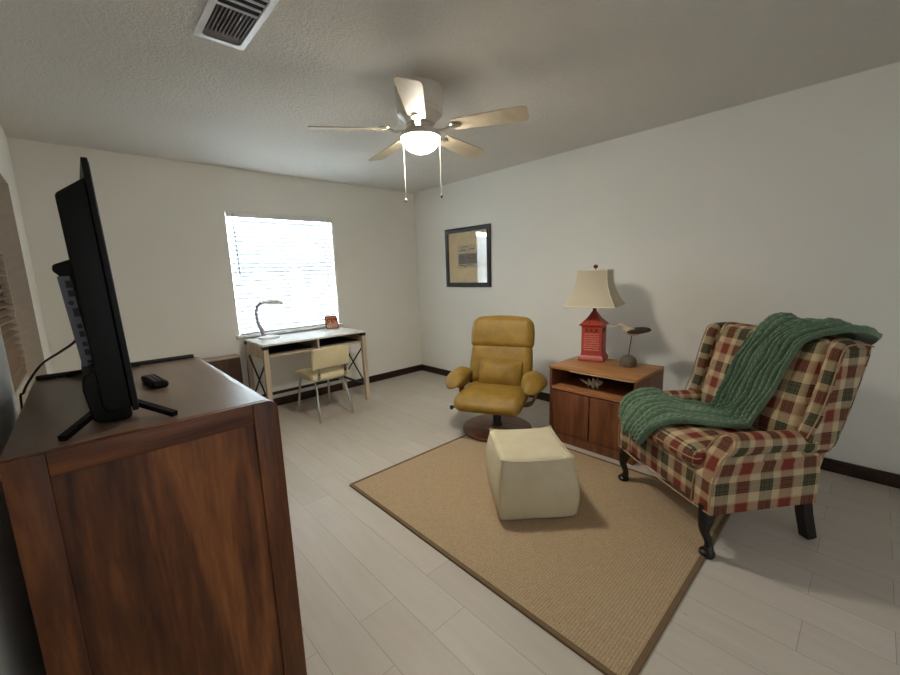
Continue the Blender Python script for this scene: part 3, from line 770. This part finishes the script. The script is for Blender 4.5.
# table lamp with red pagoda base
tl_ = thing('table_lamp', 'red pagoda table lamp with cream square shade on the side cabinet', 'lamp', (-.395, -2.80, .62), math.radians(193-180))
def sq(h, z): return [(-h, -h, z), (h, -h, z), (h, h, z), (-h, h, z)]
g = G().loft([sq(.098, 0), sq(.10, .012), sq(.094, .03), sq(.084, .045), sq(.080, .062), sq(.079, .285), sq(.093, .292), sq(.098, .300), sq(.090, .304), sq(.070, .325), sq(.048, .350), sq(.030, .378), sq(.020, .398), sq(.014, .405)])
base = obj('base', g, 'red', tl_, sharp=20)
g = G()
for rot_ in range(4):
    R4 = Matrix.Rotation(rot_*PI/2, 3, 'Z'); s0 = len(g.v)
    for k in range(8):
        z = .088+k*.0185; g.prism([(-.0785, z), (-.086, z+.003), (-.0785, z+.013)], -.06, .06, 'y')
    for v in g.v[s0:]: v.xyz = R4 @ v
obj('louvre_slats', g, plain('red_ceramic_light', (190, 88, 68), .4, var=.2, scale=40), base)
for rot_ in range(4):
    R4 = Matrix.Rotation(rot_*PI/2, 3, 'Z'); g = G(); s0 = 0
    for y in (-.038, 0, .038): g.prism([(y-.012, .243), (y+.012, .243), (y+.010, .262), (y, .272), (y-.010, .262)], -.082, -.0785, 'x')
    for v in g.v[s0:]: v.xyz = R4 @ v
    obj('relief_opening', g, 'red_dk', base)
obj('neck', G().lathe([(.014, .40), (.016, .41), (.013, .43), (.013, .445), (.019, .448), (.019, .47)], 16), 'red_dk', tl_)
g = G(); rings = []
for i in range(9):
    t = i/8; h = .197-.084*t-.026*math.sin(PI*t); rings.append((h, .452+.285*t))
def sqc(h, z): return [(x, y, z) for x, y in round_poly([(-h, -h), (h, -h), (h, h), (-h, h)], .006, 2)]
outer = [sqc(h, z) for h, z in rings]; inner = [sqc(h-.003, z) for h, z in rings[::-1]]
g.loft(outer+inner+[outer[0]], caps=False)
sh = obj('lamp_shade', g, 'shade', tl_, sharp=30)
g = G()
for sx, sy in ((-1, -1), (1, -1), (1, 1), (-1, 1)): g.tube([(sx*h, sy*h, z) for h, z in rings], .0035, 6)
for h, z in (rings[0], rings[-1]): g.tube([(-h, -h, z), (h, -h, z), (h, h, z), (-h, h, z), (-h, -h, z)], .004, 6)
obj('shade_trim', g, 'shade_trim', sh)
obj('finial', G().lathe([(.004, .735), (.004, .75), (.014, .752), (.0185, .764), (.014, .777), (.002, .781)], 16), 'red_dk', tl_)
obj('spider', G().tube([(-.11, 0, .73), (.11, 0, .73)], .002, 6).tube([(0, -.11, .73), (0, .11, .73)], .002, 6).tube([(0, 0, .47), (0, 0, .74)], .003, 6), 'nickel', tl_)

# shorebird figurine on a stone
bd = thing('bird_figurine', 'carved shorebird on a thin rod and stone base on the side cabinet', 'figurine', (-.45, -3.11, .62), math.radians(-63))
obj('stone', G().lathe([(.058, 0), (.064, .012), (.062, .04), (.052, .064), (.034, .08), (.012, .087), (.001, .088)], 20), 'rock', bd)
obj('rod', G().tube([(.002, 0, .08), (.012, 0, .17), (.02, 0, .245)], .0035, 8), 'bird_dk', bd)
body = cat_rom([(-.142, 0, .304), (-.115, 0, .312), (-.085, 0, .315), (-.062, 0, .320), (-.035, 0, .302), (0, 0, .272), (.04, 0, .262), (.08, 0, .272), (.115, 0, .285), (.138, 0, .283)], 4)
rr = [.0022, .0026, .003, .0034, .004, .0045, .005, .0055, .007, .011, .0155, .018, .0185, .0178, .017, .018, .021, .026, .030, .034, .037, .039, .040, .039, .037, .034, .031, .027, .023, .019, .016, .013, .011, .009, .007, .0055, .003]
bo = obj('body', G().tube(body, rr[:len(body)], 14, flat=(.78, 1)), 'bird', bd)
for s in (-1, 1):
    def wing(q, s=s): return (q[0], q[1], q[2]+.10*q[0])
    obj('wing', G().blob((.065, s*.034, .277), (.085, .010, .021), 14, 10, fn=wing, rot=Matrix.Rotation(s*-.08, 3, 'Z')), 'bird_dk', bo)
obj('beak', G().tube([(-.145, 0, .303), (-.112, 0, .3125), (-.084, 0, .3155)], [.0024, .0038, .0052], 8), 'bird_dk', bo)

# spiny shell on the open shelf
ss = thing('spiny_shell', 'small white spiny seashell lying on the open cabinet shelf', 'shell', (-.66, -2.93, .456), math.radians(-60))
spi = []
for i in range(26):
    t = i/25; r = .030*(1-t)**1.1+.002; spi.append((.055-.11*t, r*.35*math.cos(t*16), .034+r*.3*math.sin(t*16)))
g = G().tube(spi, [max(.0025, .026*(1-i/25)**.9*(1+.12*math.sin(i*1.9))) for i in range(26)], 14)
bs = obj('whorl', g, 'shell', ss)
g = G()
for (a, b) in (((.03, 0, .05), (.045, .005, .085)), ((.01, 0, .055), (.005, -.01, .09)), ((-.015, 0, .045), (-.03, .0, .075)), ((.04, .015, .03), (.085, .03, .04)), ((-.03, 0, .035), (-.085, .01, .062)), ((.0, -.02, .03), (.01, -.035, .002)), ((.03, -.018, .026), (.045, -.03, .001)), ((-.02, .014, .026), (-.03, .025, .002))):
    a, b = Vector(a), Vector(b); g.tube([a, a*.6+b*.4, b], [.011, .008, .0025], 8)
obj('spines', g, 'shell', bs)

# ------------------------------------------------------------------ plaid wingback chair
WO = (-1.2235, -3.655, .0105); WA = math.radians(-125.2)
wc = thing('wingback_chair', 'plaid wingback armchair with dark cabriole legs and green throw', 'armchair', WO, WA)
def tuftbase():
    g = G(); g.rbox((0, .25, .312), (.66, .575, .20), .03, 3, 4, (0, .006, 0)); return g
obj('seat_base', tuftbase(), 'plaid', wc)
obj('base_welt', G().tube([(-.37, -.046, .222), (-.2, -.052, .219), (0, -.055, .218), (.2, -.052, .219), (.37, -.046, .222)], .0045, 8), 'welt', wc)
def cush(q, p):
    return (q[0], q[1], q[2]+.010*(q[1] < -.2))
obj('seat_cushion', G().rbox((0, .195, .445), (.575, .52, .105), .042, 4, 8, (.004, .012, .022)), 'plaid', wc)
obj('cushion_welt', G().tube(cat_rom([(-.282, .3, .455), (-.285, .0, .455), (-.265, -.065, .453), (-.1, -.078, .452), (.1, -.078, .452), (.265, -.065, .453), (.285, 0, .455), (.282, .3, .455)], 6), .004, 8), 'welt', wc)
# inside back
bkp = [(.40, .40), (.435, .46), (.52, .75), (.575, .965), (.60, 1.0), (.66, 1.005), (.70, .985), (.705, .93), (.66, .70), (.60, .45), (.57, .40)]
def crown(c):
    x, y, z = c; f = max(0, (z-.6)/.4)
    return (x, y-.022*(1-(x/.33)**2)*(1 if y < .56+.3*(z-.6) else .0), z+.022*f*(1-(x/.33)**2))
obj('backrest', G().prism(round_poly(bkp, .03, 3), -.335, .335, 'x', r=.02, fn=None), 'plaid', wc)
inb = []
g = G()
def inback(q, p):
    x, y, z = q; return (x*(1-.04*z/.3), y, z)
obj('back_cushion', G().rbox((0, .535, .735), (.62, .075, .53), .035, 4, 8, (0, .026, .012), rot=Matrix.Rotation(math.radians(-15.5), 3, 'X')), 'plaid', wc)
# outside back
obj('outside_back', G().prism(round_poly([(.525, .21), (.575, .40), (.645, .66), (.705, .93), (.72, .985), (.69, .99), (.60, .66), (.50, .21)], .01, 2), -.345, .345, 'x', r=.01), 'plaid', wc)
for s in (-1, 1):
    # arm: section in x,z swept in y; front face leans back with height
    cx, cz, cr = .331, .532, .057
    arcs = [(cx+cr*math.cos(math.radians(a)), cz+cr*math.sin(math.radians(a))) for a in range(188, -62, -14)]
    sec = [(.268, .215), (.268, .42), (.272, .50)]+arcs+[(.366, .478), (.372, .45), (.374, .36), (.372, .212)]
    sec = [(s*x, z) for x, z in sec]
    if s < 0: sec = sec[::-1]
    def shear(c):
        x, y, z = c; k = max(0, (z-.40)); f = max(0, min(1, (.42-y)/.40))
        rear = .048*max(0, min(1, (.50-z)/.06)) if y > .4 else 0
        return (x+s*.012*max(0, z-.45)*f*4, y+f*k*.62+rear, z-.018*(1-f)*(z > .5))
    ar = obj('arm', G().prism(sec, -.047, .488, 'y', r=.012, fn=shear), 'plaid', wc, sharp=50)
    fpth = [Vector(shear((x, -.049, z))) for x, z in [(s*.264, .225), (s*.264, .42), (s*.270, .50)]+[(s*a[0], a[1]) for a in arcs[1:-1]]+[(s*.372, .47), (s*.378, .36), (s*.376, .222)]]
    obj('arm_welt', G().tube(cat_rom(fpth, 2), .0038, 6), 'welt', ar)
    # wing
    wp = round_poly([(.40, .53), (.455, .66), (.495, .84), (.525, .955), (.56, .997), (.66, 1.0), (.722, .985), (.724, .93), (.66, .68), (.60, .50), (.56, .46), (.44, .47)], [.02, .03, .03, .05, .05, .03, .02, .03, .03, .02, .02, .02], 4)
    def flare(c):
        x, y, z = c; w = max(0, (.62-y)/.2)*max(0, min(1, (z-.5)/.3)); return (x+s*.022*w, y, z)
    x0, x1 = (.318, .384) if s > 0 else (-.384, -.318)
    wg = obj('wing', G().prism(wp, x0, x1, 'x', r=.028, fn=flare, seg=4), 'plaid', wc, sharp=60)
    wl = [flare((s*.386, y, z)) for y, z in cat_rom([(.41, .56), (.462, .68), (.505, .84), (.535, .945), (.568, .982), (.66, .984), (.71, .97)], 4) and [(v[0], v[1]) for v in [tuple(p) for p in cat_rom([(.41, .56, 0), (.462, .68, 0), (.505, .84, 0), (.535, .945, 0), (.568, .982, 0), (.66, .984, 0), (.71, .97, 0)], 4)]]]
    obj('wing_welt', G().tube(wl, .0036, 6), 'welt', wg)
    # legs
    g = G(); P = cat_rom([(s*.325, -.005, .225), (s*.338, -.028, .17), (s*.342, -.034, .12), (s*.345, -.012, .06), (s*.350, -.012, .025), (s*.352, -.022, .008)], 5)
    rad = [.05, .047, .043, .039, .036, .034, .032, .029, .027, .025, .023, .021, .020, .019, .0185, .018, .0185, .019, .020, .021, .023, .026, .028, .029, .028, .024]
    g.tube(P, rad[:len(P)], 14, up=(1, 0, 0)); zf = -.0105 if s > 0 else 0
    g.lathe([(.03, zf), (.034, zf+.006), (.034, .014), (.024, .024)], 18, c=(s*.352, -.02, 0))
    obj('leg', g, 'blackwood', wc)
    obj('leg', G().bar([(s*.318, .515, .225), (s*.32, .535, .12), (s*.321, .572, -.0105)], .048, .05, side=(1, 0, 0)), 'blackwood', wc)

# green chunky-knit throw over the wingback
thr = bpy.data.objects.new('knit_throw', None)
st = [((-.06, .785, .74), (.20, .785, .80)), ((-.07, .775, .89), (.30, .775, .93)), ((-.065, .735, 1.01), (.385, .738, 1.005)), ((-.05, .665, 1.055), (.395, .665, 1.042)), ((-.035, .595, 1.04), (.345, .60, 1.040)),
      ((-.045, .532, .965), (.235, .535, .975)), ((-.085, .485, .83), (.205, .488, .85)), ((-.105, .440, .68), (.18, .442, .70)), ((-.115, .400, .575), (.15, .395, .58)),
      ((-.14, .365, .528), (.165, .335, .528)), ((-.20, .30, .529), (.16, .235, .534)), ((-.262, .215, .542), (.10, .13, .534)), ((-.325, .135, .594), (.045, .035, .527)),
      ((-.354, .040, .590), (.02, -.050, .503)), ((-.366, -.034, .525), (-.005, -.094, .447)), ((-.338, -.075, .445), (-.05, -.098, .385))]
Lp = cat_rom([a for a, b in st], 14); Rp = cat_rom([b for a, b in st], 14)
NU, LAN = 120, 11
nv = len(Lp); grid = []
for j in range(nv):
    row = []
    a, b = Lp[j], Rp[j]; v = j/(nv-1)
    for i in range(NU+1):
        u = i/NU; p = a.lerp(b, u)
        sag = math.sin(PI*u)
        if v > .80: p = p+Vector((0, 0, -.03*sag*min(1, (v-.80)/.1)))     # dips off the arm onto the seat
        row.append(p)
    grid.append(row)
arc = [0]
for j in range(1, nv): arc.append(arc[-1]+(grid[j][NU//2]-grid[j-1][NU//2]).length)
top = []; bot = []
for j in range(nv):
    for i in range(NU+1):
        p = grid[j][i]
        tv_ = grid[min(j+1, nv-1)][i]-grid[max(j-1, 0)][i]; tu = grid[j][min(i+1, NU)]-grid[j][max(i-1, 0)]
        n_ = tu.cross(tv_); n_ = n_.normalized() if n_.length > 1e-9 else Vector((0, 0, 1))
        if j == 0 and i == 0: flip = None
        u = i/NU; w = u*LAN+.16*math.sin(arc[j]*30+1.3*math.floor(u*LAN/2))+.12*math.sin(arc[j]*9)
        ln = math.floor(w); fr_ = w-ln
        rope = math.sqrt(max(0, math.sin(PI*fr_)))
        braid = .72+.28*abs(math.sin(arc[j]*PI/.034+(ln % 2)*1.57+(fr_-.5)*1.6))
        fold = .012*math.sin(u*11+arc[j]*2.2)+.006*math.sin(u*23-arc[j]*5)
        top.append(p-n_*(.003+.021*rope*braid+fold*.8+.006)); bot.append(p+n_*.004-n_*fold*.8)
nn = NU+1; tot = nv*nn
faces = []
for j in range(nv-1):
    for i in range(NU):
        q = (j*nn+i, j*nn+i+1, (j+1)*nn+i+1, (j+1)*nn+i)
        faces.append(q[::-1]); faces.append(tuple(tot+k for k in q))
for j in range(nv-1):
    for i in (0, NU):
        q = (j*nn+i, (j+1)*nn+i, tot+(j+1)*nn+i, tot+j*nn+i); faces.append(q if i else q[::-1])
for i in range(NU):
    for j in (0, nv-1):
        q = (j*nn+i, j*nn+i+1, tot+j*nn+i+1, tot+j*nn+i); faces.append(q if j == 0 else q[::-1])
bpy.data.objects.remove(thr)
kt = obj('knit_throw', G().add(top+bot, faces), 'knit', None, 80, loc=WO, rotz=WA)
tag(kt, 'green chunky knit throw draped over the plaid wingback chair', 'blanket')
